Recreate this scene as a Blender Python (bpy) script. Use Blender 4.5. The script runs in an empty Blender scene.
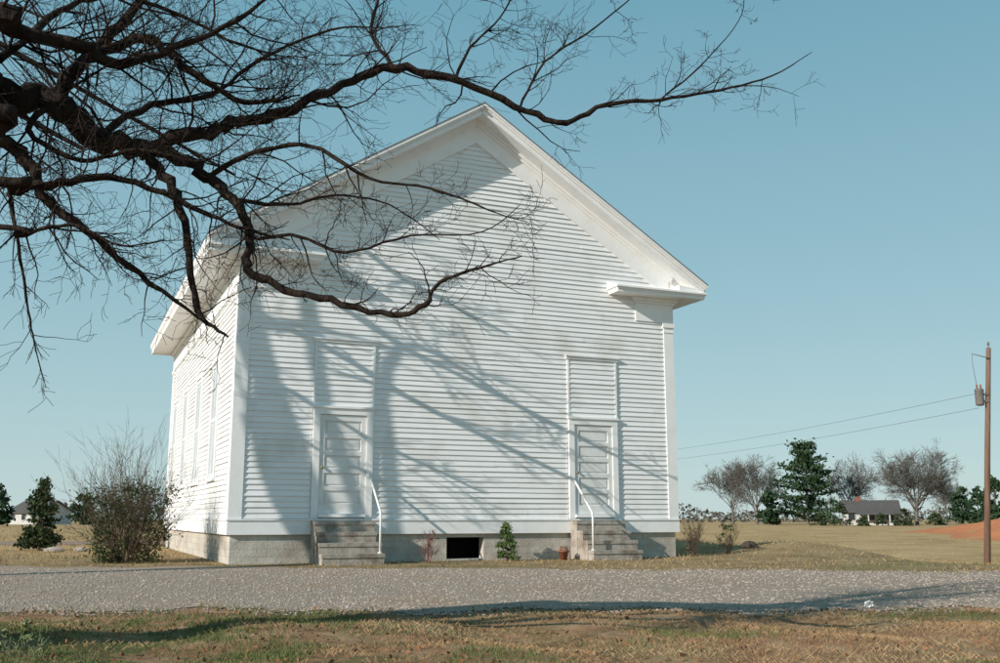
import bpy, math, random
from mathutils import Vector, Matrix
random.seed(7)
R=random.uniform
scene=bpy.context.scene
col=scene.collection
# ------------------------------------------------------------------ camera
PITCH=math.radians(10.6); SN,CS=math.sin(PITCH),math.cos(PITCH); EYE=0.9
cam=bpy.data.cameras.new('camera'); cam.lens=36; cam.sensor_width=36; cam.clip_end=6000; cam.clip_start=.05
co=bpy.data.objects.new('camera',cam); col.objects.link(co)
co.location=(0,0,EYE); co.rotation_euler=(math.radians(90)+PITCH,0,0); scene.camera=co
def at(x,y,Y):
    u=(x-500)/1000; v=(331.5-y)/1000
    dy=CS-v*SN; return Vector((u/dy*Y,Y,EYE+(SN+v*CS)/dy*Y))
# ------------------------------------------------------------------ light
AZ=math.radians(40.5); EL=math.radians(24)
SD=Vector((math.cos(AZ)*math.cos(EL),math.sin(AZ)*math.cos(EL),-math.sin(EL)))
sl=bpy.data.lights.new('sun','SUN'); sl.energy=5.0; sl.angle=math.radians(.22); sl.color=(1,.925,.83)
so=bpy.data.objects.new('sun',sl); col.objects.link(so); so.rotation_euler=SD.to_track_quat('-Z','Y').to_euler()
w=bpy.data.worlds.new('World'); scene.world=w; w.use_nodes=True
nt=w.node_tree; bg=nt.nodes['Background']; sky=nt.nodes.new('ShaderNodeTexSky'); sky.sky_type='NISHITA'; sky.sun_disc=False
sky.sun_elevation=EL; sky.sun_rotation=math.atan2(-SD.x,-SD.y); sky.air_density=1.0; sky.dust_density=.6; sky.ozone_density=1.5
BGS=.12
tcw=nt.nodes.new('ShaderNodeTexCoord'); spw=nt.nodes.new('ShaderNodeSeparateXYZ'); nt.links.new(tcw.outputs['Generated'],spw.inputs[0])
rw=nt.nodes.new('ShaderNodeValToRGB'); e=rw.color_ramp.elements
for _ in range(3): e.new(.5)
for k,(p_,c_) in enumerate([(0,(.53,.675,.69)),(.07,(.445,.625,.655)),(.22,(.315,.53,.60)),(.48,(.175,.395,.50)),(1,(.07,.21,.35))]):
    e[k].position=p_; e[k].color=(*c_,1)
nt.links.new(spw.outputs[2],rw.inputs[0])
sc_=nt.nodes.new('ShaderNodeVectorMath'); sc_.operation='SCALE'; sc_.inputs['Scale'].default_value=1/BGS; nt.links.new(rw.outputs[0],sc_.inputs[0])
hs=nt.nodes.new('ShaderNodeMix'); hs.data_type='RGBA'; hs.inputs[0].default_value=.89
nt.links.new(sky.outputs[0],hs.inputs[6]); nt.links.new(sc_.outputs[0],hs.inputs[7]); nt.links.new(hs.outputs[2],bg.inputs[0]); bg.inputs[1].default_value=BGS
scene.view_settings.view_transform='Standard'; scene.view_settings.look='None'; scene.view_settings.exposure=0
# ------------------------------------------------------------------ materials
def mat(name,c1,c2=None,scale=5,rough=.8,bump=0,bscale=None,stretch=(1,1,1),lo=.35,hi=.65,spec=.2,c3=None,s3=1.0,metal=0):
    m=bpy.data.materials.new(name); m.use_nodes=True; n=m.node_tree.nodes; l=m.node_tree.links
    b=n['Principled BSDF']; b.inputs['Roughness'].default_value=rough; b.inputs['Specular IOR Level'].default_value=spec; b.inputs['Metallic'].default_value=metal
    b.inputs['Base Color'].default_value=(*c1,1)
    tc=n.new('ShaderNodeTexCoord'); mp=n.new('ShaderNodeMapping'); mp.inputs['Scale'].default_value=stretch
    l.new(tc.outputs['Object'],mp.inputs[0])
    if c2:
        t=n.new('ShaderNodeTexNoise'); t.inputs['Scale'].default_value=scale; t.inputs['Detail'].default_value=6; t.inputs['Roughness'].default_value=.65
        l.new(mp.outputs[0],t.inputs[0])
        r=n.new('ShaderNodeValToRGB'); r.color_ramp.elements[0].position=lo; r.color_ramp.elements[1].position=hi
        r.color_ramp.elements[0].color=(*c1,1); r.color_ramp.elements[1].color=(*c2,1); l.new(t.outputs[0],r.inputs[0])
        out=r.outputs[0]
        if c3:
            t3=n.new('ShaderNodeTexNoise'); t3.inputs['Scale'].default_value=s3; t3.inputs['Detail'].default_value=5; l.new(tc.outputs['Object'],t3.inputs[0])
            r3=n.new('ShaderNodeValToRGB'); r3.color_ramp.elements[0].position=.52; r3.color_ramp.elements[1].position=.72; l.new(t3.outputs[0],r3.inputs[0])
            mx=n.new('ShaderNodeMix'); mx.data_type='RGBA'; mx.inputs[7].default_value=(*c3,1); l.new(r3.outputs[0],mx.inputs[0]); l.new(out,mx.inputs[6]); out=mx.outputs[2]
        l.new(out,b.inputs['Base Color'])
    if bump:
        t2=n.new('ShaderNodeTexNoise'); t2.inputs['Scale'].default_value=bscale or scale*3; t2.inputs['Detail'].default_value=5; l.new(mp.outputs[0],t2.inputs[0])
        bp=n.new('ShaderNodeBump'); bp.inputs['Strength'].default_value=bump; bp.inputs['Distance'].default_value=.03
        l.new(t2.outputs[0],bp.inputs['Height']); l.new(bp.outputs[0],b.inputs['Normal'])
    return m
M={}
M['siding']=mat('weathered_white_siding',(.84,.845,.845),(.73,.735,.735),1.6,.65,.12,30,(.35,.35,6),.4,.7,.25,(.66,.65,.62),1.1)
M['trim']=mat('white_trim_paint',(.85,.85,.845),(.76,.755,.74),2.5,.6,.1,25,(1,1,1),.45,.8,.25)
M['door']=mat('white_door_paint',(.78,.785,.78),(.68,.68,.66),3,.5,.05,25)
M['shutter']=mat('pale_grey_shutter_paint',(.66,.70,.735),(.58,.61,.64),3,.6)
M['shingle']=mat('grey_shingles',(.14,.14,.14),(.22,.21,.20),7,.9,.5,20)
M['concrete']=mat('weathered_concrete',(.44,.40,.35),(.30,.265,.225),5,.9,.4,30,c3=(.20,.16,.13),s3=2.5)
M['dark']=mat('painted_crawl_dark',(.01,.01,.01))  # near-black colour in place of crawl space shade
M['rail']=mat('white_pipe_paint',(.80,.80,.79),(.70,.69,.66),9,.4,spec=.4)
M['brass']=mat('dull_brass',(.35,.26,.12),None,metal=.8,rough=.4)
M['bark']=mat('dark_oak_bark',(.011,.008,.007),(.042,.028,.021),12,.95,.8,30,(1,1,.5))
M['bark_grey']=mat('grey_brown_bark',(.12,.112,.10),(.175,.163,.147),3,.95)
M['twig']=mat('brown_twigs',(.07,.05,.035),(.13,.095,.07),6,.9)
M['redtwig']=mat('reddish_twigs',(.20,.08,.07),(.27,.13,.10),6,.9)
M['leaf_dark']=mat('dark_evergreen_leaves',(.022,.038,.016),(.05,.075,.028),2.5,.7)
M['leaf_olive']=mat('olive_leaves',(.034,.052,.019),(.085,.105,.04),2.5,.7)
M['leaf_pine']=mat('pine_needles',(.018,.045,.024),(.05,.09,.04),.5,.8)
M['leaf_green']=mat('green_leaves',(.06,.11,.03),(.12,.18,.05),5,.7)
M['woods']=mat('far_winter_woods',(.14,.125,.11),(.09,.10,.08),.06,.95)
M['pole']=mat('weathered_pole_wood',(.15,.085,.06),(.22,.14,.105),6,.9,.3,30,(1,1,.1))
M['metal']=mat('grey_transformer_paint',(.20,.18,.17),(.13,.12,.115),6,.6)
M['wire']=mat('dark_wire',(.16,.18,.19),None,rough=.6)
M['terracotta']=mat('terracotta',(.30,.12,.07),(.22,.09,.055),8,.9)
M['stump']=mat('dark_weathered_stump',(.05,.04,.033),(.09,.07,.055),9,.95,.5)
M['paper']=mat('white_paper',(.8,.8,.8),None)
M['stone']=mat('pale_field_stone',(.42,.38,.33),(.28,.25,.22),6,.9,.4)
M['housewhite']=mat('white_house_paint',(.55,.55,.54),(.45,.45,.44),2)
M['houseroof']=mat('dark_roof_shingles',(.085,.08,.078),(.12,.112,.108),3,.9)
M['glass']=mat('dark_window_glass',(.03,.035,.04),None,rough=.15,spec=.5)
M['brickred']=mat('red_chimney_brick',(.25,.10,.07),(.18,.08,.06),8,.9)
M['clay']=mat('red_clay',(.52,.20,.085),(.42,.17,.08),1.2,.95,.4,6,c3=(.38,.26,.13),s3=.35)
M['straw']=mat('dry_grass_blades',(.43,.29,.16),(.26,.16,.085),1.7,.9,c3=(.46,.35,.21),s3=.8)
M['tanstraw']=mat('tan_grass_blades',(.41,.30,.16),(.29,.205,.105),.8,.9)
M['green']=mat('green_grass_blades',(.085,.12,.035),(.145,.16,.06),2,.8)
M['deadleaf']=mat('dead_leaves',(.28,.14,.07),(.17,.085,.045),9,.8)
M['weed']=mat('grey_green_weed',(.13,.17,.08),(.2,.24,.13),9,.8)
M['pebble']=mat('gravel_stones',(.46,.385,.315),(.27,.215,.175),3.5,.9,c3=(.54,.475,.41),s3=6)
M['gravel']=mat('gravel_surface',(.43,.35,.28),(.28,.22,.175),18,.95,.8,45,c3=(.36,.255,.175),s3=.6)
def brickmat():
    m=mat('worn_painted_brick',(.60,.57,.51),(.46,.43,.38),3,.9,.3,20,c3=(.40,.35,.30),s3=1.3)
    n=m.node_tree.nodes; l=m.node_tree.links; b=n['Principled BSDF']
    src=b.inputs['Base Color'].links[0].from_socket
    tc=n.new('ShaderNodeTexCoord'); sx=n.new('ShaderNodeSeparateXYZ'); l.new(tc.outputs['Object'],sx.inputs[0])
    ad=n.new('ShaderNodeMath'); l.new(sx.outputs[0],ad.inputs[0]); l.new(sx.outputs[1],ad.inputs[1])
    cb=n.new('ShaderNodeCombineXYZ'); l.new(ad.outputs[0],cb.inputs[0]); l.new(sx.outputs[2],cb.inputs[1])
    bt=n.new('ShaderNodeTexBrick'); bt.inputs['Scale'].default_value=1; bt.inputs['Brick Width'].default_value=.4; bt.inputs['Row Height'].default_value=.145
    bt.inputs['Mortar Size'].default_value=.008; bt.inputs['Color1'].default_value=(1,1,1,1); bt.inputs['Color2'].default_value=(.88,.86,.84,1); bt.inputs['Mortar'].default_value=(.80,.78,.76,1)
    l.new(cb.outputs[0],bt.inputs[0])
    mx=n.new('ShaderNodeMix'); mx.data_type='RGBA'; mx.blend_type='MULTIPLY'; mx.inputs[0].default_value=1
    l.new(src,mx.inputs[6]); l.new(bt.outputs[0],mx.inputs[7]); l.new(mx.outputs[2],b.inputs['Base Color']); return m
M['brick']=brickmat()
def groundmat():
    m=bpy.data.materials.new('ground_grass_and_field'); m.use_nodes=True; n=m.node_tree.nodes; l=m.node_tree.links; b=n['Principled BSDF']
    b.inputs['Roughness'].default_value=1; b.inputs['Specular IOR Level'].default_value=.05
    g=n.new('ShaderNodeNewGeometry'); sp=n.new('ShaderNodeSeparateXYZ'); l.new(g.outputs['Position'],sp.inputs[0])
    def noise(s,d=6,mapscale=None):
        t=n.new('ShaderNodeTexNoise'); t.inputs['Scale'].default_value=s; t.inputs['Detail'].default_value=d; t.inputs['Roughness'].default_value=.65
        if mapscale:
            mp=n.new('ShaderNodeMapping'); mp.inputs['Scale'].default_value=mapscale; l.new(g.outputs['Position'],mp.inputs[0]); l.new(mp.outputs[0],t.inputs[0])
        else: l.new(g.outputs['Position'],t.inputs[0])
        return t.outputs[0]
    def ramp(f,els):
        r=n.new('ShaderNodeValToRGB'); e=r.color_ramp.elements
        while len(e)<len(els): e.new(.5)
        for k,(p,c) in enumerate(els): e[k].position=p; e[k].color=(*c,1)
        l.new(f,r.inputs[0]); return r.outputs[0]
    def mr(f,a,c,o0=0,o1=1):
        r=n.new('ShaderNodeMapRange'); r.interpolation_type='SMOOTHSTEP'
        for k,v in zip((1,2,3,4),(a,c,o0,o1)): r.inputs[k].default_value=v
        l.new(f,r.inputs[0]); return r.outputs[0]
    def mix(f,a,c):
        x=n.new('ShaderNodeMix'); x.data_type='RGBA'; l.new(f,x.inputs[0]); l.new(a,x.inputs[6]); l.new(c,x.inputs[7]); return x.outputs[2]
    fg=ramp(noise(2.2),[(.3,(.19,.105,.06)),(.48,(.32,.19,.11)),(.68,(.43,.30,.18))])
    gr=ramp(noise(4),[(.35,(.06,.07,.025)),(.65,(.15,.155,.055))])
    gm=n.new('ShaderNodeMath'); gm.operation='MULTIPLY'; l.new(mr(noise(.8),.45,.58),gm.inputs[0]); l.new(mr(sp.outputs[0],-3.0,1.5,1,.3),gm.inputs[1])
    fg=mix(gm.outputs[0],fg,gr)
    mid=ramp(noise(1.2),[(.3,(.16,.115,.06)),(.5,(.28,.205,.115)),(.7,(.35,.27,.155))])
    far=ramp(noise(.35,12,(.7,1,1)),[(.32,(.33,.22,.11)),(.48,(.44,.305,.155)),(.66,(.52,.38,.21))])
    c=mix(mr(sp.outputs[1],11,14),fg,mid); c=mix(mr(sp.outputs[1],22,34),c,far)
    l.new(c,b.inputs['Base Color'])
    bp=n.new('ShaderNodeBump'); bp.inputs['Strength'].default_value=.55; bp.inputs['Distance'].default_value=.05; l.new(noise(9),bp.inputs['Height']); l.new(bp.outputs[0],b.inputs['Normal'])
    return m
M['ground']=groundmat()
# ------------------------------------------------------------------ mesh helpers
class MB:
    def __init__(s): s.v=[]; s.f=[]
    def add(s,vs,fs):
        o=len(s.v); s.v+= [tuple(v) for v in vs]; s.f+=[tuple(i+o for i in f) for f in fs]
    def box(s,x0,x1,y0,y1,z0,z1,f=None):
        vs=[(x,y,z) for z in (z0,z1) for y in (y0,y1) for x in (x0,x1)]
        if f: vs=[f(*v) for v in vs]
        s.add(vs,[(0,2,3,1),(4,5,7,6),(0,1,5,4),(2,6,7,3),(0,4,6,2),(1,3,7,5)])
    def prism(s,poly,e0,e1,f):
        n=len(poly); vs=[f(a,b,e0) for a,b in poly]+[f(a,b,e1) for a,b in poly]
        s.add(vs,[tuple(range(n))[::-1],tuple(range(n,2*n))]+[(i,(i+1)%n,n+(i+1)%n,n+i) for i in range(n)])
    def tube(s,pts,rad,n=6,caps=False):
        pts=[Vector(p) for p in pts]; N=len(pts); vs=[]; prev=None
        for i,p in enumerate(pts):
            t=(pts[min(i+1,N-1)]-pts[max(i-1,0)]); 
            if t.length<1e-9: t=Vector((0,0,1))
            t.normalize()
            if prev is None:
                a=Vector((0,0,1)) if abs(t.z)<.9 else Vector((1,0,0)); u=t.cross(a).normalized()
            else:
                u=prev-t*prev.dot(t); u=u.normalized() if u.length>1e-6 else t.orthogonal().normalized()
            prev=u; w2=t.cross(u); r=rad[i] if hasattr(rad,'__len__') else rad
            for k in range(n):
                a=2*math.pi*k/n; vs.append(p+(u*math.cos(a)+w2*math.sin(a))*r)
        fs=[(i*n+k,i*n+(k+1)%n,(i+1)*n+(k+1)%n,(i+1)*n+k) for i in range(N-1) for k in range(n)]
        if caps: fs+= [tuple(range(n))[::-1],tuple(range((N-1)*n,N*n))]
        s.add(vs,fs)
    def lathe(s,prof,c=(0,0,0),n=14):
        c=Vector(c); s.tube([c+Vector((0,0,z)) for r,z in prof],[max(r,.0005) for r,z in prof],n,True)
    def leaf(s,p,sz,asp=.6):
        a=Vector((R(-1,1),R(-1,1),R(-1,1))).normalized(); b=a.orthogonal().normalized()
        b=Matrix.Rotation(R(0,6.28),3,a)@b; c=a.cross(b); b*=sz*.5; c*=sz*.5*asp; p=Vector(p)
        s.add([p-b,p-c*.9,p+b,p+c],[(0,1,2,3)])
    def build(s,name,m,parent=None,smooth=False):
        me=bpy.data.meshes.new(name); me.from_pydata(s.v,[],s.f); me.update(); me.materials.append(m)
        if smooth: me.polygons.foreach_set('use_smooth',[True]*len(me.polygons))
        o=bpy.data.objects.new(name,me); col.objects.link(o)
        if parent: o.parent=parent
        return o
def tag(o,label=None,cat=None,group=None,kind=None):
    for k,v in (('label',label),('category',cat),('group',group),('kind',kind)):
        if v: o[k]=v
    return o
def thing(name,label,cat,loc=(0,0,0),rz=0,group=None):
    o=bpy.data.objects.new(name,None); col.objects.link(o); o.location=loc; o.rotation_euler=(0,0,rz); return tag(o,label,cat,group)
def ss(a,b,x):
    t=max(0,min(1,(x-a)/(b-a))); return t*t*(3-2*t)
# ------------------------------------------------------------------ ground
def gz(x,y):
    return -1.35*ss(7,15.5,x)*ss(19,31,y)*(1-ss(60,150,y))+.34*math.exp(-((x-8.2)/2.4)**2-((y-27)/2.6)**2)
def axis(lo,hi,step,lim):
    a=[]; x=lo
    while x<=hi: a.append(x); x+=step
    s=step; x=hi
    while x<lim: s*=1.22; x+=s; a.append(x)
    s=step; x=lo; b=[]
    while x>-lim: s*=1.22; x-=s; b.append(x)
    return b[::-1]+a
xs=axis(-12,24,.3,2600); ys=[y for y in axis(1,40,.3,2600) if y>-60]
def bumpy(x,y):
    if 0<y<10.2 and abs(x)<11:
        k=1-ss(9.2,10.1,y)
        return k*.025*(math.sin(x*2.1+y*1.3)+math.sin(x*.9-y*2.7+1)+.8*math.sin(x*4.3+2*y))
    return 0
g=MB(); nx=len(xs)
for y in ys:
    for x in xs: g.v.append((x,y,gz(x,y)+bumpy(x,y)))
for j in range(len(ys)-1):
    for i in range(nx-1): g.f.append((j*nx+i,j*nx+i+1,(j+1)*nx+i+1,(j+1)*nx+i))
tag(g.build('ground',M['ground'],None,True),kind='structure')
def g_near(x): return 10.3+.012*x+.2*math.sin(x*1.7)+.16*math.sin(x*4.1+1)+.10*math.sin(x*9.7)+.06*math.sin(x*17.3)
def g_far(x):  return 18.6-.13*max(x,-6)+.22*math.sin(x*1.3+2)+.16*math.sin(x*3.9)+.1*math.sin(x*8.7)
gv=MB(); X=[-70+i*2 for i in range(29)]+[-12+i*.1 for i in range(240)]+[12+i*2 for i in range(30)]
for x in X:
    a,b=g_near(x),g_far(x)
    for k in range(9):
        y=a+(b-a)*k/8; gv.v.append((x,y,gz(x,y)+.008+(.03*math.sin(k/8*math.pi)**2)+bumpy(x,y)*(k==0)))
for i in range(len(X)-1):
    for k in range(8): gv.f.append((i*9+k,(i+1)*9+k,(i+1)*9+k+1,i*9+k+1))
tag(gv.build('gravel_drive',M['gravel'],None,True),kind='structure')
pb=MB()
for i in range(21000):
    y=9.7+8.8*R(0,1)**1.5; x=R(-.56*y,.56*y)
    if y<g_near(x)-abs(random.gauss(0,.35)) or y>g_far(x)+.3: continue
    s=R(.006,.019)*(1+.3*(y-10)/8); sx,sy,sz=s*R(.8,1.4),s*R(.8,1.4),s*R(.4,.8); z=gz(x,y)+.010+.03*math.sin(max(0,min(1,(y-g_near(x))/(g_far(x)-g_near(x))))*math.pi)**2
    a=R(0,3); c,d=math.cos(a),math.sin(a)
    pb.add([(x+sx*c,y+sx*d,z),(x-sy*d,y+sy*c,z),(x-sx*c,y-sx*d,z),(x+sy*d,y-sy*c,z),(x,y,z+sz),(x,y,z-sz)],[(0,1,4),(1,2,4),(2,3,4),(3,0,4),(1,0,5),(2,1,5),(3,2,5),(0,3,5)])
tag(pb.build('loose_gravel',M['pebble']),'loose grey gravel stones scattered over the drive','gravel',None,'stuff')
rd=MB()
for i in range(30):
    x=-90+i*2.7; y=38+.3*math.sin(x*.4)
    rd.v+= [(x,y-2.6,.012),(x,y+2.6,.012)]
for i in range(29): rd.f.append((2*i,2*i+2,2*i+3,2*i+1))
tag(rd.build('dirt_road',mat('pinkish_dirt_road',(.36,.25,.19),(.28,.19,.14),1.5,.95,.3)),kind='structure')
cb=MB(); n=40
for j in range(13):
    for i in range(n+1):
        x=43+i*1.2+1.8*math.sin(j*.9); y=78+j*3
        h=3.3*math.sin(math.pi*j/12)**.7*ss(0,.28,i/n)*(1+.2*math.sin(i*.9+j))-.06
        cb.v.append((x,y,gz(x,y)*.98+h))
for j in range(12):
    for i in range(n): cb.f.append((j*(n+1)+i,j*(n+1)+i+1,(j+1)*(n+1)+i+1,(j+1)*(n+1)+i))
tag(cb.build('clay_bank',M['clay'],None,True),kind='structure')
def blade(mb,x,y,z,h,wd,lean):
    a=R(0,6.28); dx,dy=math.cos(a)*wd,math.sin(a)*wd; b=R(0,6.28); lx,ly=math.cos(b)*lean*h,math.sin(b)*lean*h
    mb.add([(x-dx,y-dy,z),(x+dx,y+dy,z),(x+dx*.6+lx*.45,y+dy*.6+ly*.45,z+h*.6),(x+lx,y+ly,z+h)],[(0,1,2),(0,2,3)])
def pn(x,y): return math.sin(x*1.9+math.sin(y*1.3)*1.5)+math.sin(y*2.3+math.sin(x*1.1)*2)+.6*math.sin(x*4.7+y*3.1)
dry=MB(); grn=MB(); lf=MB()
for i in range(88000):
    y=5.2+6.0*R(0,1)**.9; x=R(-.57*y,.57*y)
    if y>g_near(x)+random.gauss(0,.32): continue
    z=gz(x,y)+bumpy(x,y)-.005; q=pn(x,y); q2=pn(x*1.7+4,y*1.9)
    if q2<-1.1+R(-.5,.5): continue
    if q+(1.1 if x<-1.2 else (.1 if x<.5 else -.55))+(.45 if y>9.3 else 0)+R(-.8,.8)>.75: blade(grn,x,y,z,R(.012,.05),R(.0018,.0035),R(.2,1.0))
    else: blade(dry,x,y,z,R(.010,.042),R(.001,.0024),R(.4,1.6))
for i in range(1500):
    y=R(5.2,10.4); x=R(-.57*y,.57*y); lf.leaf((x,y,bumpy(x,y)+R(.008,.02)),R(.025,.055),.6)
CH=math.radians(23.3); CX,CY=-5.4,20.3; cc,sc=math.cos(CH),math.sin(CH)
def L(t,o,z=0): return Vector((CX+cc*t-sc*o,CY+sc*t+cc*o,z))
def inv(x,y): x-=CX; y-=CY; return cc*x+sc*y,-sc*x+cc*y
tan=MB()
for i in range(38000):
    y=16+(38*R(0,1)**1.6 if i<28000 else R(8,95)); x=R(-.56*y,.56*y)
    if y<g_far(x)+random.gauss(0,.4): continue
    t,o=inv(x,y)
    if -.1<t<10.6 and -.1<o<13.6: continue
    if x<-13 and 34.5<y<41.5: continue
    s=min(y,60)/20
    blade(tan if y>24 or pn(x*.4,y*.4)+R(-1,1)>-1.1 else grn,x,y,gz(x,y)-.005,R(.02,.085)*s**.7,R(.004,.007)*s,R(.3,1.4))
tag(dry.build('dry_grass',M['straw']),'short dry orange brown grass in the foreground','grass',None,'stuff')
tag(grn.build('green_grass',M['green']),'short green grass and clover mixed through the dead turf','grass',None,'stuff')
tag(tan.build('field_grass',M['tanstraw']),'tan winter grass around the church and across the field','grass',None,'stuff')
tag(lf.build('fallen_leaves',M['deadleaf']),'dead brown leaves lying in the foreground grass','leaves',None,'stuff')
# ------------------------------------------------------------------ church
W=10.5; D=13.5; HC=W/2; OV=.72; EZ=6.65; SL=.632; AZP=EZ+(HC+OV)*SL; ZS=.90
church=thing('church','white clapboard church with steep front gable and two front doors','church',(CX,CY,0),CH)
doors=[(2.26,'left'),(8.24,'right')]
wins=[2.9,6.0,9.1,12.0]
def ftz(a,b,e): return (a,e,b)
def boards(mb,s0,s1,z0,z1,f,holes=(),clip=None,exp=.115):
    z=z0
    while z<z1-.02:
        zt=min(z+exp,z1); a0,a1=s0,s1
        if clip: a0,a1=clip(z,s0,s1)
        segs=[(a0,a1)]
        for h0,h1,hz0,hz1 in holes:
            if z+exp*.5>hz0 and z+exp*.5<hz1:
                ns=[]
                for p,q in segs:
                    if h1<=p or h0>=q: ns.append((p,q))
                    else:
                        if p<h0: ns.append((p,h0))
                        if q>h1: ns.append((h1,q))
                segs=ns
        for p,q in segs:
            x=p
            while x<q-.01:
                e=min(q,x+R(2.2,4.8)); 
                if q-e<.5: e=q
                jb=R(0,.006) if R(0,1)<.85 else R(.004,.012); j1,j2=jb+R(0,.003),jb+R(0,.003); z_a,z_b=z+R(-.005,.005),z+R(-.005,.005)
                mb.add([f(x,-.026-j1,z_a),f(e-.003,-.026-j2,z_b),f(e-.003,-.006,zt),f(x,-.006,zt),f(x,-.001,z_a),f(e-.003,-.001,z_b)],[(0,1,2,3),(4,5,1,0),(4,0,3),(1,5,2)])
                x=e
        z+=exp
fid=lambda s,o,z:(s,o,z)
m=MB(); m.prism([(0,.58),(W,.58),(W,6.3),(HC,6.3+HC*SL),(0,6.3)],0,.12,ftz); m.build('front_wall',M['siding'],church)
m=MB(); m.prism([(0,.58),(W,.58),(W,6.3),(HC,6.3+HC*SL),(0,6.3)],D-.12,D,ftz); boards(m,0,W,ZS,9.6,lambda s,o,z:(W-s,D-o,z),(),lambda z,a,b:(max(a,(z-6.35)/SL),min(b,W-(z-6.35)/SL))); m.build('back_wall',M['siding'],church)
m=MB(); m.box(0,.12,.12,D-.12,.58,6.2); boards(m,.1,D-.1,ZS,5.7,lambda s,o,z:(o,s,z),[(a-.6,a+.6,1.72,4.58) for a in wins]); m.build('side_wall',M['siding'],church)
m=MB(); m.box(W-.12,W,.12,D-.12,.58,6.2); boards(m,.1,D-.1,ZS,5.7,lambda s,o,z:(W-o,s,z)); m.build('side_wall',M['siding'],church)
m=MB(); holes=[(a-.66,a+.66,.9,4.66) for a,_ in doors]
boards(m,.1,W-.1,ZS,9.68,fid,holes,lambda z,a,b:(max(a,(z-6.38)/SL),min(b,W-(z-6.38)/SL))); m.build('front_siding',M['siding'],church)
m=MB(); a,b=4.63,5.5; y0=.03
m.box(.03,a,y0,.3,-.3,.579); m.box(b,W-.03,y0,.3,-.3,.579); m.box(a,b,y0,.3,.50,.579); m.box(a,b,y0,.3,-.3,.04)
m.box(.03,.3,.3,D-.03,-.3,.579); m.box(W-.3,W-.03,.3,D-.03,-.3,.579); m.box(.3,W-.3,D-.3,D-.03,-.3,.579); m.build('foundation',M['brick'],church)
m=MB(); m.box(a-.2,b+.2,.9,.95,-.2,.57); m.build('painted_crawl_shade',M['dark'],church)  # black board behind the gap, paints the shade inside the crawl opening
m=MB()
m.box(-.05,W+.05,-.05,-.001,.581,.86); m.box(-.07,W+.07,-.072,-.001,.861,.895)
m.box(-.05,-.001,0,D,.581,.86); m.box(-.07,-.001,0,D,.861,.895); m.box(W+.001,W+.05,0,D,.581,.86)
m.build('sill_board',M['trim'],church)
for fx in (lambda t:t, lambda t:W-t):
    for fy in (lambda y:y, lambda y:D-y):
        m=MB()
        def pb_(x0,x1,y0,y1,z0,z1): m.box(min(fx(x0),fx(x1)),max(fx(x0),fx(x1)),min(fy(y0),fy(y1)),max(fy(y0),fy(y1)),z0,z1)
        pb_(-.045,.23,-.045,-.001,.896,5.55); pb_(-.045,-.001,-.0005,.23,.896,5.55)
        pb_(-.075,.26,-.075,-.001,5.551,5.66); pb_(-.075,-.001,-.0005,.26,5.551,5.66)
        pb_(-.06,.245,-.06,-.001,5.42,5.46); pb_(-.06,-.001,-.0005,.245,5.42,5.46)
        m.build('pilaster',M['trim'],church)
m=MB()
def zt(t): return EZ+(min(t,W-t)+OV)*SL
e=-OV-.05
m.prism([(e,zt(e)),(HC,AZP),(HC,AZP-.03),(e,zt(e)-.03)],-.575,D+.575,ftz)
m.prism([(W-e,zt(e)),(HC,AZP),(HC,AZP-.03),(W-e,zt(e)-.03)],-.575,D+.575,ftz)
m.build('roof',M['shingle'],church)
def rake(mb,fx,sgn,yb):
    def band(t0,d0,d1,ya,yb2):
        poly=[(fx(t0),zt(t0)+d0),(fx(HC),AZP+d0),(fx(HC),AZP+d1),(fx(t0),zt(t0)+d1)]
        mb.prism(poly,ya,yb2,ftz)
    yy=lambda v: yb+sgn*v
    band(-OV,-.031,-.25,yy(.46),yy(0)); band(-OV-.05,-.032,-.095,yy(.565),yy(.459)); band(-OV-.02,-.095,-.135,yy(.52),yy(.459)); band(-OV,-.21,-.26,yy(.485),yy(.457))
    band(-.02,-.25,-.33,yy(.13),yy(0)); band(-.02,-.33,-.40,yy(.085),yy(0)); band(.05,-.40,-.78,yy(.05),yy(0)); band(.05,-.78,-.83,yy(.07),yy(0))
    mb.prism([(fx(-OV+.01),6.45),(fx(.4),6.45),(fx(.4),zt(.4)-.24),(fx(-OV+.01),zt(-OV+.01)-.10)],yy(.035),yy(.0),ftz)
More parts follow.
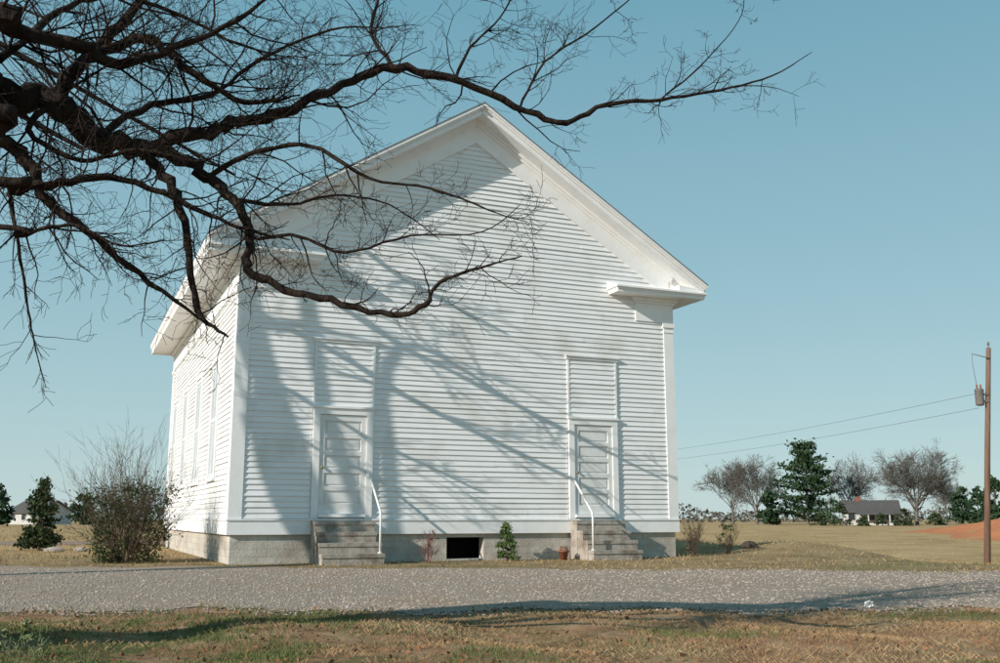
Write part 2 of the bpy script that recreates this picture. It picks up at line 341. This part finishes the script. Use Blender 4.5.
for ri,fx in enumerate((lambda t:t,lambda t:W-t)):
    m=MB(); rake(m,fx,-1,-.001); m.build('rake_trim',M['trim'],church)
    m=MB(); rake(m,fx,1,D+.001); m.build('rake_trim',M['trim'],church)
    m=MB()
    def P(poly,a,b): m.prism([(fx(t),z) for t,z in poly],a,b,ftz)
    P([(-OV,6.265),(-.002,6.265),(-.002,6.56),(-OV,6.51)],-.44,D+.44)
    P([(-OV-.05,6.46),(-OV+.001,6.39),(-OV+.001,6.59),(-OV-.05,6.59)],-.44,D+.44)
    P([(-.05,5.67),(-.002,5.67),(-.002,6.264),(-.05,6.264)],.001,D)
    P([(-.14,6.17),(-.002,6.13),(-.002,6.263),(-.14,6.263)],.002,D)
    m.build('eave_cornice',M['trim'],church)
    m=MB(); T1=1.6 if ri==0 else 1.75; h=.06
    def B(t0,t1,y0,y1,z0,z1): m.box(min(fx(t0),fx(t1)),max(fx(t0),fx(t1)),y0,y1,z0,z1)
    B(-OV-.005,T1,-.465,-.002,6.20+h,6.30+h); B(-OV-.02,T1+.02,-.49,-.003,6.27+h,6.305+h); B(-OV-.055,T1+.055,-.535,-.004,6.306+h,6.345+h)
    m.prism([(-.535,6.346+h),(-.003,6.346+h),(-.003,6.52+h)],fx(-OV-.05),fx(T1+.05),lambda a,b,e:(e,a,b))
    B(-.05,1.02,-.05,-.002,5.67,6.199+h); B(-.14,1.1,-.14,-.003,6.12+h,6.198+h); B(-.09,1.06,-.09,-.002,6.06+h,6.119+h)
    m.build('cornice_return',M['trim'],church)
for a,side in doors:
    m=MB(); z0,z1=1.0,3.05; hw=.5
    m.box(a-hw,a+hw,-.014,-.002,z0,z1)
    for s in (-1,1): m.box(min(a+s*hw,a+s*(hw-.11)),max(a+s*hw,a+s*(hw-.11)),-.046,-.012,z0,z1)
    gap=(z1-z0-.2-.12-4*.09)/5; z=z0+.2
    m.box(a-hw+.11,a+hw-.11,-.045,-.012,z0,z0+.2)
    for k in range(5):
        m.prism([(a-hw+.16,z+.045),(a+hw-.16,z+.045),(a+hw-.16,z+gap-.045),(a-hw+.16,z+gap-.045)],-.028,-.012,ftz)
        z+=gap; h=.09 if k<4 else .12; m.box(a-hw+.11,a+hw-.11,-.045,-.012,z,z+h); z+=h
    d=m.build('door',M['door'],church); d['label']=side+' white panelled front door'
    m=MB()
    for s in (-1,1): m.box(min(a+s*(hw+.005),a+s*(hw+.145)),max(a+s*(hw+.005),a+s*(hw+.145)),-.074,-.002,.9,3.06)
    m.box(a-hw-.145,a+hw+.145,-.076,-.002,3.061,3.19); m.box(a-hw-.18,a+hw+.18,-.11,-.002,3.191,3.235)
    m.build('door_frame',M['trim'],d)
    m=MB(); m.box(a-hw,a+hw,-.12,-.002,.93,.995); m.build('threshold',M['trim'],d)
    m=MB(); kx=a-(hw-.06); m.tube([(kx,-.04,1.95),(kx,-.07,1.95),(kx,-.08,1.95),(kx,-.1,1.95),(kx,-.11,1.95)],[.012,.012,.03,.03,.012],10,True); m.build('door_knob',M['brass'],d,True)
    m=MB(); x0,x1=a-.66,a+.66
    boards(m,x0+.05,x1-.05,3.237,4.60,lambda s,o,z:(s,o-.022,z)); m.box(x0+.04,x1-.04,-.024,-.002,3.236,4.6)
    for s0 in (x0,x1-.05): m.box(s0,s0+.05,-.054,-.002,3.236,4.6)
    m.box(x0-.035,x1+.035,-.07,-.002,4.601,4.66); m.box(x0-.06,x1+.06,-.10,-.002,4.661,4.69)
    m.build('boarded_transom',M['siding'],church)
for a in wins:
    m=MB(); f=lambda s,o,z:(o,s,z)
    for s in (-1,1): m.box(min(a+s*.45,a+s*.59),max(a+s*.45,a+s*.59),-.05,-.002,1.80,4.46,f)
    m.box(a-.62,a+.62,-.06,-.002,4.461,4.60,f); m.box(a-.66,a+.66,-.08,-.002,4.601,4.64,f); m.box(a-.64,a+.64,-.08,-.002,1.73,1.799,f)
    wn=m.build('window',M['trim'],church)
    for s in (-1,1):
        m=MB(); p,q=(a-.445,a-.004) if s<0 else (a+.004,a+.445)
        m.box(p,q,-.016,-.003,1.81,4.45,f)
        for x0 in (p,q-.06): m.box(x0,x0+.06,-.036,-.0155,1.81,4.45,f)
        for z0 in (1.81,3.08,4.35): m.box(p+.06,q-.06,-.035,-.0155,z0,z0+.1,f)
        z=1.95
        while z<4.3:
            if not 3.04<z<3.19: m.add([f(p+.06,-.033,z),f(q-.06,-.033,z),f(q-.06,-.017,z+.05),f(p+.06,-.017,z+.05)],[(0,1,2,3)])
            z+=.055
        m.build('shutter',M['shutter'],wn)
def steps(a,label,side):
    th=thing('front_steps',label,'steps',L(a,0),CH,'steps up to the church doors'); m=MB(); hw=.62
    n=4; tr=.25; yy=-.36; rs_=.2125
    for k in range(n):
        top=.85-k*rs_; y1=-.055 if k==0 else yy+.02; yf=-.36-tr*k; ex=R(-.02,.025)
        m.box(-hw-ex,hw+ex*1.5,yf,y1-.001*k,-.05,top-.075); m.box(-hw-ex-.012,hw+ex*1.5+.012,yf-.018,y1-.0012*k,top-.074,top)
        yy=yf
    m.build('stair_flight',M['concrete'],th)
    s=1 if side=='right' else -1; x=s*.57
    m=MB(); yb=-.36-tr*3+.1; m.tube([(x,-.03,1.82),(x,-.12,1.80),(x,-.4,1.56),(x,yb+.1,1.10),(x,yb+.02,1.03),(x,yb,.94),(x,yb,.208)],.025,8,True)
    m.tube([(x,-.001,1.82),(x,-.04,1.82)],.05,10,True); m.tube([(x,yb,.2135),(x,yb,.235)],.05,10,True); m.build('handrail',M['rail'],th,True)
steps(2.26,'concrete steps with white pipe handrail below the left church door','right')
steps(8.24,'concrete steps with white pipe handrail below the right church door','left')
# ------------------------------------------------------------------ plants
def rv(): return Vector((random.gauss(0,1),random.gauss(0,1),random.gauss(0,1))).normalized()
def grow(mb,p,d,ln,r,lev,kids,up=.1,wig=.25,ns=3,n=4,rmin=.002,tips=None,ratio=(.4,.65),ang=(.5,1.0)):
    p=Vector(p); d=Vector(d).normalized(); pts=[p.copy()]; ds=[d.copy()]
    for i in range(n):
        d=(d+rv()*wig+Vector((0,0,up))).normalized(); p=p+d*ln/n; pts.append(p.copy()); ds.append(d.copy())
    rad=[max(rmin,r*(1-.7*i/n)) for i in range(n+1)]
    mb.tube(pts,rad,ns if r<.03 else ns+2)
    if tips is not None and lev<=1: tips.append(pts[-1])
    if lev>0:
        for k in range(kids[lev-1]):
            f=R(.25,1)*n; i=min(int(f),n-1); q=pts[i].lerp(pts[i+1],f-i)
            s=ds[i].orthogonal().normalized(); s=Matrix.Rotation(R(0,6.28),3,ds[i])@s; a=R(*ang)
            grow(mb,q,ds[i]*math.cos(a)+s*math.sin(a),ln*R(*ratio),rad[i]*R(.45,.65),lev-1,kids,up,wig,3,max(2,n-1),rmin,tips,ratio,ang)
def spl(pts,rad,k=4,jit=.0):
    P=[Vector(p) for p in pts]; out=[];ro=[]
    for i in range(len(P)-1):
        a,b,c,d=P[max(i-1,0)],P[i],P[i+1],P[min(i+2,len(P)-1)]
        for j in range(k):
            t=j/k; q=.5*((2*b)+(c-a)*t+(2*a-5*b+4*c-d)*t*t+(3*b-a-3*c+d)*t**3)
            r=rad[i]*(1-t)+rad[i+1]*t; out.append(q+rv()*r*jit); ro.append(r*R(.85,1.16))
    out.append(P[-1]); ro.append(rad[-1]); return out,ro
T0=Vector((-6.6,5.0,0)); OS=.75
oak=thing('oak_tree','old bare dark oak reaching in from the left over the church','tree',T0)
OO=T0
def a2(x,y,Y): return at(x,y,Y*OS)
def olimb(pts,rad,nk,lk=(.5,1.5),lev=2,kids=(3,4),wig=.38,jit=.6,skip=0,rk=.012,up=.03,twmin=.0014,rs=.72,sc=OS,own=None,ang=(.5,1.25)):
    own=own or oak; OO=Vector(own.location)
    P,Rr=spl(pts,[r*rs*sc for r in rad],5,jit); mb=MB(); mb.tube([p-OO for p in P],Rr,8 if rad[0]>.03 else 6,False)
    n=len(P)
    for k in range(nk):
        i=int(R(skip,.98)*(n-1)); i=max(1,min(n-2,i)); t=(P[i+1]-P[i-1]).normalized(); s=Matrix.Rotation(R(0,6.28),3,t)@t.orthogonal().normalized()
        a=R(*ang); ln=R(*lk)*(.5+.5*(1-i/n))*sc; r=min(Rr[i]*.55,rk*ln/1.0+.0015)
        grow(mb,P[i]-OO,t*math.cos(a)+s*math.sin(a),ln,r,lev,kids,up,wig,3,5,twmin,None,(.35,.62),ang)
    return mb.build('limb',M['bark'],own,True)
m=MB(); P,Rr=spl([(0,0,-.2),(.02,0,.3),(.05,.05,1.2),(.12,.1,2.2),(.2,.2,3.3),(.1,.3,4.1)],[.60,.46,.40,.37,.31,.15],5,.04); m.tube(P,Rr,14); m.build('trunk',M['bark'],oak,True)
f1=T0+Vector((.2,.2,3.4)); f2=T0+Vector((.15,.12,2.7)); f3=T0+Vector((.1,.3,4.0))
olimb([f1,Vector((-4.8,5.4,3.6)),a2(-60,70,7.2),a2(0,92,7.6),a2(55,98,7.9),a2(100,136,8.1),a2(150,150,8.3)],[.52,.42,.2,.17,.155,.14,.115],22,(.5,1.5),skip=.25)
olimb([a2(135,148,8.2),a2(200,135,8.4),a2(240,122,8.5),a2(285,112,8.6),a2(340,85,8.8),a2(395,68,9),a2(450,80,9.1),a2(515,105,9.3),a2(565,123,9.4),a2(605,105,9.5),a2(660,100,9.6),a2(720,90,9.7),a2(772,76,9.8),a2(812,52,9.9)],
      [.09,.085,.078,.07,.062,.058,.052,.046,.042,.033,.026,.019,.012,.004],48,(.35,1.15))
olimb([a2(140,152,8.3),a2(185,160,8.3),a2(210,180,8.3),a2(238,203,8.2),a2(252,235,8.2),a2(246,265,8.1),a2(275,285,8.1),a2(330,300,8),a2(392,315,8),a2(425,304,7.9),a2(440,283,7.9),a2(480,268,7.8),a2(522,256,7.8)],
      [.085,.08,.07,.06,.052,.048,.046,.042,.036,.028,.022,.015,.006],32,(.3,.9))
olimb([a2(150,158,8.3),a2(172,188,8.1),a2(185,232,8),a2(191,285,7.9),a2(203,318,7.9),a2(228,337,7.8)],[.07,.058,.048,.042,.032,.01],18,(.3,.85))
olimb([f2,a2(-50,110,7.2),a2(0,140,7.4),a2(30,165,7.5),a2(48,200,7.6),a2(98,240,7.7),a2(150,283,7.8),a2(205,322,7.9)],[.2,.10,.085,.07,.052,.042,.032,.012],26,(.4,1.0),skip=.2)
olimb([a2(55,98,7.9),a2(92,55,8.1),a2(148,40,8.3),a2(192,74,8.4),a2(246,102,8.5),a2(300,95,8.6)],[.085,.07,.06,.045,.03,.01],32,(.4,1.3),kids=(4,4))
olimb([a2(92,55,8.1),a2(128,15,8.4),a2(165,-30,8.7),a2(200,-100,9)],[.07,.055,.045,.03],20,(.6,1.7),kids=(4,4))
olimb([f3,a2(-40,10,7),a2(10,28,7.2),a2(70,40,7.5),a2(120,62,7.7),a2(170,50,7.9),a2(235,20,8.1),a2(290,-20,8.3)],[.25,.12,.09,.075,.06,.045,.03,.012],44,(.5,1.5),kids=(4,4),skip=.15)
olimb([a2(205,178,8.3),a2(255,152,8.2),a2(310,146,8.2),a2(370,178,8.1),a2(430,188,8.1),a2(500,214,8),a2(528,222,8)],[.035,.03,.025,.019,.014,.008,.004],20,(.3,.9))
olimb([f2,a2(-30,180,7),a2(10,190,7.2),a2(60,184,7.4),a2(120,178,7.6),a2(190,206,7.8),a2(236,226,7.9),a2(290,240,8)],[.14,.06,.052,.046,.04,.03,.02,.006],26,(.4,1.0),skip=.2)
olimb([a2(10,192,7.2),a2(18,245,7.2),a2(28,310,7.25),a2(36,350,7.3),a2(46,388,7.3)],[.03,.02,.012,.008,.004],14,(.25,.7),1,(4,),up=-.06)
olimb([f2,a2(-30,225,6.9),a2(15,235,7),a2(70,225,7.1),a2(120,245,7.2),a2(165,240,7.3)],[.08,.03,.024,.018,.012,.005],18,(.3,.9),up=-.03,skip=.25)
olimb([a2(0,60,7.4),a2(60,12,8),a2(110,-5,8.3),a2(170,10,8.6),a2(240,45,8.8),a2(300,60,9)],[.05,.042,.035,.027,.018,.006],34,(.4,1.4),kids=(4,4))
olimb([a2(100,136,8.1),a2(150,105,8.6),a2(210,95,9),a2(260,60,9.3),a2(330,30,9.6),a2(385,28,9.8)],[.05,.04,.032,.024,.016,.006],30,(.4,1.3),kids=(4,4))
olimb([a2(235,200,8.2),a2(290,205,8.4),a2(335,195,8.6),a2(390,205,8.7),a2(440,240,8.8)],[.026,.02,.015,.01,.004],16,(.3,.85))
olimb([a2(60,100,7.9),a2(30,130,7.7),a2(80,160,7.7),a2(140,150,7.6),a2(205,160,7.6),a2(262,120,7.6)],[.045,.035,.028,.02,.012,.004],22,(.3,1.0))
olimb([a2(455,82,9.1),a2(470,48,9.2),a2(500,18,9.3),a2(520,-20,9.4)],[.024,.018,.013,.008],14,(.3,.9))
olimb([a2(395,68,9),a2(372,35,9.1),a2(378,0,9.2),a2(392,-40,9.3)],[.03,.023,.018,.012],16,(.3,1.0))
olimb([a2(520,107,9.3),a2(545,62,9.4),a2(595,28,9.5),a2(640,-10,9.6)],[.02,.016,.012,.007],14,(.3,.9))
olimb([a2(660,100,9.6),a2(700,66,9.7),a2(738,22,9.8),a2(745,-8,9.8)],[.015,.012,.008,.004],14,(.25,.6),2,(3,3))
olimb([a2(252,238,8.2),a2(300,236,8.1),a2(345,252,8),a2(410,236,8),a2(482,232,7.9),a2(520,205,7.9)],[.026,.022,.018,.013,.008,.004],16,(.25,.75))
# unseen oak added left of frame, limbs shaped to streak the facade with shadow
B0=Vector((-16.2,8.6,0)); shadow_oak=thing('oak_tree','unseen bare oak added far left to cast branch shadows on the church','tree',B0)
m=MB(); P,Rr=spl([(0,0,-.2),(.02,0,.3),(.05,.05,1.2),(.1,.1,2.4),(.1,.1,3.6),(.05,.1,4.6)],[.6,.42,.34,.31,.24,.13],5,.04); m.tube(P,Rr,14); m.build('trunk',M['bark'],shadow_oak,True)
top=B0+Vector((.05,.1,4.0))
def ft(t,z,s): return L(t,-.03,z)-SD*s  # facade shadow target moved back along the sun to a limb point
for (t1,z1,t3,z3,s,r) in [(.2,6.0,7.4,3.0,14,.08),(.3,4.9,8.6,1.4,14.5,.09),(.4,3.6,5.4,1.5,13.5,.06),(1.2,7.1,6.0,5.1,15,.075),(3.4,4.6,10.2,1.8,13.5,.06),(.3,2.9,3.6,1.5,15.0,.05)]:
    p1,p2,p3=ft(t1,z1,s+1.2),ft((t1+t3)/2,(z1+z3)/2,s),ft(t3,z3,s-1.0)
    olimb([top,top.lerp(p1,.5)+Vector((-.3,.2,.4)),p1,p2,p3],[.12,.09,r,r*.85,r*.5],10,(.9,2.6),2,(3,3),wig=.15,jit=.3,twmin=.008,rk=.034,skip=.52,sc=1,rs=.8,own=shadow_oak,ang=(.2,.65),up=0)
def shrub(name,label,loc,h,wd,nst,leafn,lsz,ml,mt,leaflo=.1,leafhi=.7,r=.012,group=None,spread=.10,fan=.8):
    th=thing(name,label,'bush',loc,0,group); tw=MB(); tips=[]
    for i in range(nst):
        a=R(0,6.28); k=R(.05,1)**.7; d=Vector((math.cos(a)*k*wd/h*fan,math.sin(a)*k*wd/h*fan,1))
        grow(tw,(math.cos(a)*.14*wd*k,math.sin(a)*.14*wd*k,-.03),d,h*R(.5,1.02)*(1-.2*k),r*R(.7,1.2),2,(4,4),.06,.16,3,5,.0022,tips,(.3,.5),(.25,.8))
    tw.build('stems',mt,th,True)
    if leafn:
        lv=MB(); cl=[(R(0,6.28),R(0,1)**.5,R(leaflo,leafhi)) for _ in range(max(10,leafn//60))]
        for i in range(leafn):
            a,k,z=random.choice(cl); rr=wd*.5*k*(.62+.5*z)*(1 if z<.75 else .8)
            p=Vector((math.cos(a)*rr,math.sin(a)*rr,z*h))+rv()*abs(random.gauss(0,spread))*h*.6
            p.z=max(p.z,.03); lv.leaf(p,lsz*R(.6,1.3),.5)
        lv.build('foliage',ml,th)
    return th
shrub('bush','tall olive green bush with bare twigs beside the church side wall',(-7.75,21.3,0),2.3,2.1,120,7200,.065,M['leaf_olive'],M['twig'],.02,.68,.010,None,.14,1.0)
shrub('twiggy_bush','low reddish bare shrub between the left steps and crawl opening',L(4.05,-.45),.68,.5,16,120,.04,M['redtwig'],M['redtwig'],.3,.95,.007)
shrub('twiggy_bush','brown bare shrub at the right corner of the church',L(10.85,-.15),1.0,.5,22,200,.05,M['twig'],M['twig'],.1,.85,.009)
shrub('twiggy_bush','small brown leafy shrub standing right of the church corner',(5.55,25.0,gz(5.55,25)),.8,.5,16,260,.06,M['leaf_dark'],M['twig'],.2,.9,.008)
shrub('weed','pale green leafy weed in the left foreground grass',(-3.05,6.6,0),.26,.42,10,110,.05,M['weed'],M['weed'],.2,.9,.004)
def conifer(name,label,loc,h,wd,nl,lsz,ml,group=None,base=.03,pw=.8):
    th=thing(name,label,'tree' if h>1.2 else 'bush',loc,0,group); m=MB(); m.tube([(0,0,-.1),(0,0,h*.5),(0,0,h*.96)],[h*.02,h*.013,h*.003],7); m.build('trunk',M['twig'],th,True)
    lv=MB(); br=[]
    for i in range(max(24,nl//40)):
        z=base+(1-base)*R(0,1)**1.2; br.append((z,R(0,6.28),R(.7,1.1)))
    for i in range(nl):
        z,a,k=random.choice(br); rr=wd*.5*(1-z)**pw*k*R(.1,1)**.6
        p=Vector((math.cos(a)*rr,math.sin(a)*rr,(z+.06*rr/wd)*h))+rv()*abs(random.gauss(0,.045))*wd*1.3
        p.z=max(p.z,.03); lv.leaf(p,lsz*R(.6,1.4),.5)
    lv.build('crown',ml,th); return th
conifer('conical_bush','small rounded green evergreen shrub between the crawl opening and right steps',L(5.86,-.42),.82,.58,3000,.05,M['leaf_green'],pw=.5)
conifer('cedar_tree','small dark cedar standing in the grass left of the tall bush',(-13.2,29.3,0),1.95,1.35,5200,.11,M['leaf_dark'],pw=.6)
def gp(x,Y): return at(x,520,Y)
def pine(label,px,Y,h,wd,nb,per):
    b=gp(px,Y); th=thing('pine_tree',label,'tree',(b.x,b.y,gz(b.x,b.y)),0); tr=MB()
    tr.tube([(0,0,-.2),(.1,0,h*.5),(0,0,h*.97)],[h*.02,h*.014,h*.003],7); lv=MB()
    for i in range(nb):
        lay=int(i/5)*5/nb; z=.09+.88*(lay+R(-.012,.012)); a=i*2.4+R(-.5,.5); ln=wd*.5*min(1,(1.03-z)*1.55)**.7*R(.5,1.18)
        e=Vector((math.cos(a)*ln,math.sin(a)*ln,z*h+ln*R(.0,.28))); s=Vector((0,0,z*h)); tr.tube([s,e],[.08,.03],4)
        for k in range(per):
            f=R(.15,1.03); q=rv()*abs(random.gauss(0,.062))*wd; q.z*=.6; lv.leaf(s.lerp(e,f)+q,R(.3,.8),.5)
    tr.build('trunk',M['bark_grey'],th,True); lv.build('crown',M['leaf_pine'],th)
pine('tall dark green pine standing alone across the field',808,150,12.7,10.4,60,125)
def bare(label,px,Y,h,seed,spread=1.0,m='bark_grey',group=None,kids=(7,7,7),nb=9):
    random.seed(seed); b=gp(px,Y); th=thing('bare_tree',label,'tree',(b.x,b.y,gz(b.x,b.y)),0,group); tr=MB()
    tr.tube([(0,0,-.3),(0,0,h*.12),(.05*h*.2,0,h*.3)],[h*.028,h*.02,h*.017],7); tr.build('trunk',M[m],th,True); cr=MB()
    for i in range(nb):
        a=i*2.4+R(-.3,.3); k=R(.1,1.0)**.8*spread
        grow(cr,(0,0,h*R(.12,.3)),(math.cos(a)*k,math.sin(a)*k,.95),h*R(.46,.62)*(1.05 if k<.6 else .95),h*.009,3,kids,.05,.2,3,4,.017,None,(.4,.6),(.4,1.0))
    cr.build('crown',M[m],th,True)
bare('pale bare tree standing leftmost at the far field edge',733,165,9.4,11,.7)
bare('pale bare tree just left of the tall pine',757,160,10.0,12,.75)
bare('slim bare tree just right of the tall pine',852,158,9.3,13,.7)
bare('broad bare brown tree behind the far house',917,152,11.2,14,1.15,'bark_grey',None,(8,7,7),16)
bare('bare leafless tree left of the small pines at the right edge',947,190,8.0,15,.9)
random.seed(99)
for px,Y,h,wd,lb in [(769,148,4.6,3.8,'small dark evergreen at the foot of the tall pine'),(962,185,7.0,6,'dark pine left of the utility pole in the far tree line'),(979,180,6.2,5.5,'rounded dark pine just behind the utility pole'),(997,172,7.6,6,'dark pine right of the utility pole at picture edge')]:
    b=gp(px,Y); conifer('evergreen_tree',lb,(b.x,b.y,0),h,wd,1500,.7,M['leaf_pine'],None,.05,.5)
for px,Y,h,wd,lb in [(-4,120,4.6,4.5,'dark evergreen at the left edge beside the white house'),(80,150,4.2,5,'dark evergreen behind the right end of the white house'),(30,170,4.6,4,'dark pine rising behind the roof of the white house')]:
    b=gp(px,Y); conifer('evergreen_tree',lb,(b.x,b.y,0),h,wd,1300,.6,M['leaf_pine'],None,.05,.5)
for px,Y,h,wd,lb in [(840,139,3.0,3.2,'dark bush at the left end of the far house'),(863,138.5,1.2,2.0,'small bush before the left half of the far house'),(882,139,1.5,2.1,'small round bush before the right half of the far house'),(903,140,2.3,3.0,'low dark bush at the right end of the far house'),(820,141,1.6,2.8,'low bush between the tall pine and the far house'),(935,145,1.6,3.2,'low dark bush below the broad bare tree')]:
    b=gp(px,Y); conifer('garden_bush',lb,(b.x,b.y,gz(b.x,b.y)),h,wd,520,.4,M['leaf_dark'],None,.05,.4)['category']='bush'
wd_=MB()
for i in range(11000):
    x=R(-260,330); Y=270+R(-12,12); h=3.4+1.8*math.sin(x*.05)+1.3*math.sin(x*.17+1)+R(-.6,.6)
    wd_.leaf((x,Y,R(0,1)*max(.8,h)),R(.6,1.7),.6)
tag(wd_.build('distant_woods',M['woods']),'low brown and green woods along the horizon','woods',None,'stuff')
# ------------------------------------------------------------------ far houses
def house(label,px,Y,wd,dp,wh,rh,rz,porch=False,chx=.35):
    b=gp(px,Y); th=thing('house',label,'house',(b.x,b.y,gz(b.x,b.y)),rz); m=MB(); x=wd/2; y=dp/2
    m.box(-x,x,-y,y,-.3,wh); m.prism([(-y,wh),(y,wh),(0,wh+rh)],-x,x,lambda a,c,e:(e,a,c)); m.build('wall',M['housewhite'],th)
    m=MB(); k=rh/y; o=.5
    for s in (-1,1): m.prism([(s*(y+o),wh-k*o+.02),(0,wh+rh+.02),(0,wh+rh+.2),(s*(y+o),wh-k*o+.2)],-x-.4,x+.4,lambda a,c,e:(e,a,c))
    rf=m.build('roof',M['houseroof'],th)
    m=MB(); m.box(x*chx,x*chx+.7,-.4,.4,wh+rh*.4,wh+rh+.7); m.build('chimney',M['brickred'],rf)
    for i in range(3):
        cx=-x*.7+i*x*.7; m=MB(); m.box(cx-.55,cx+.55,-y-.06,-y-.005,.6,1.75); wn=m.build('window',M['housewhite'],th)
        m=MB(); m.box(cx-.45,cx+.45,-y-.09,-y-.061,.7,1.65); m.build('pane',M['glass'],wn)
    if porch:
        m=MB(); m.prism([(-y-2.2,wh-.5),(-y-2.2,wh-.38),(-y,wh+.3),(-y,wh+.1)],-x*.55,x*1.1,lambda a,c,e:(e,a,c)); m.build('porch_roof',M['houseroof'],th)
        for i in range(5):
            m=MB(); cx=-x*.5+i*x*.38; m.box(cx-.08,cx+.08,-y-2.1,-y-1.94,-.2,wh-.5); m.build('porch_post',M['housewhite'],th)
house('low white house with dark roof and porch across the field',870,148,7.4,6.5,1.95,1.4,-.3,True,-.5)
house('white house with grey roof at the far left',40,165,7.5,6,2.0,1.6,-.5)
# ------------------------------------------------------------------ utility pole and wires
def pole(label,base,topv,tr):
    th=thing('utility_pole',label,'pole',base,0,'poles carrying the power line'); b=Vector(base); tp=Vector(topv)-b; m=MB(); m.tube([(0,0,-.6),tp*.5,tp],[.135,.115,.095],12,True); m.build('shaft',M['pole'],th,True)
    m=MB(); m.tube([tp,tp+Vector((0,0,.12)),tp+Vector((0,0,.14)),tp+Vector((0,0,.26))],[.02,.02,.06,.04],8,True); m.build('insulator',M['metal'],th,True)
    if tr:
        c=tp*.775; q=c+Vector((-.38,-.05,-.36)); m=MB(); m.lathe([(.10,0),(.17,.03),(.18,.08),(.18,.62),(.19,.64),(.19,.68),(.12,.73),(.04,.74)],q,14); t=m.build('transformer',M['metal'],th,True)
        for dx in (-.08,.08):
            m=MB(); m.lathe([(.03,0),(.045,.05),(.03,.1),(.045,.14),(.02,.2)],q+Vector((dx,0,.71)),8); m.build('bushing',M['terracotta'],t,True)
        for z0 in (.15,.45):
            m=MB(); m.box(q.x+.12,c.x+.02,-.08+q.y,.08+q.y,q.z+z0,q.z+z0+.07); m.build('bracket',M['metal'],t)
        m=MB(); a=tp*.95; m.tube([a+Vector((-.02,-.14,0)),a+Vector((-.75,-.14,.2)),a+Vector((-.76,-.14,-.25)),q+Vector((-.08,0,.9))],[.02,.018,.010,.010],6,True); m.build('fuse_arm',M['metal'],th,True)
    return tp
PY=42; pb0=at(986,573,PY); pb0.z=gz(pb0.x,pb0.y)
ptop=at(988.5,348,PY)
pole('leaning wooden utility pole with transformer at the right edge',pb0,ptop,True)
pb1=Vector((9.5,112,gz(9.5,112))); pole('plain utility pole standing in the field behind the church',pb1,(9.5,112,8.2),False)
for y0,z1,lb in ((393,7.6,'upper power line running from the transformer pole toward the church'),(408,6.7,'lower power line running from the transformer pole toward the church')):
    a=at(979,y0,PY); b=Vector((9.5,112,z1)); pts=[]
    for i in range(25):
        f=i/24; p=a.lerp(b,f); p.z-=2.2*f*(1-f); pts.append(p-a)
    m=MB(); m.tube(pts,.010,5); o=m.build('power_line',M['wire'],None,True); o.location=a; tag(o,lb,'wire','power lines')
# ------------------------------------------------------------------ small things
p=L(7.22,-.45); th=thing('flower_pot','terracotta flower pot beside the right church steps','pot',p)
m=MB(); m.lathe([(.08,0),(.11,.17),(.125,.17),(.13,.21),(.11,.21),(.10,.185),(.01,.18)],(0,0,0),16); m.build('pot',M['terracotta'],th,True)
m=MB()
for i in range(40): m.leaf((R(-.09,.09),R(-.09,.09),R(.18,.29)),.06)
m.build('dead_plant',M['deadleaf'],th)
def rock(name,label,cat,loc,sx,sy,sz,m_,group=None):
    mb=MB(); N=10
    for j in range(6):
        ph=math.pi*j/5
        for i in range(N):
            a=2*math.pi*i/N; k=1+R(-.15,.15); mb.v.append((math.cos(a)*math.sin(ph)*sx*k,math.sin(a)*math.sin(ph)*sy*k,sz*(.35+math.cos(ph)*(1+R(-.1,.1))*.65)))
    for j in range(5):
        for i in range(N): mb.f.append((j*N+i,j*N+(i+1)%N,(j+1)*N+(i+1)%N,(j+1)*N+i))
    o=mb.build(name,m_); o.location=loc; tag(o,label,cat,group)
rock('stump','low dark stump in the grass right of the church','stump',(6.35,26,gz(6.35,26)),.21,.16,.18,M['stump'])
rock('stone','pale stone on the grass right of the small cedar','stone',(-11.6,28.3,0),.2,.16,.13,M['stone'])
rock('stone','larger pale stone nearest the small cedar','stone',(-12.2,28.0,0),.28,.2,.14,M['stone'])
mb=MB()
for i in range(5): mb.leaf((R(-.03,.03),R(-.03,.03),.03+R(0,.02)),.10,.8)
o=mb.build('litter',M['paper']); o.location=at(868,610,10.35); o.location.z=.02; tag(o,'scrap of white paper on the near gravel edge','litter')
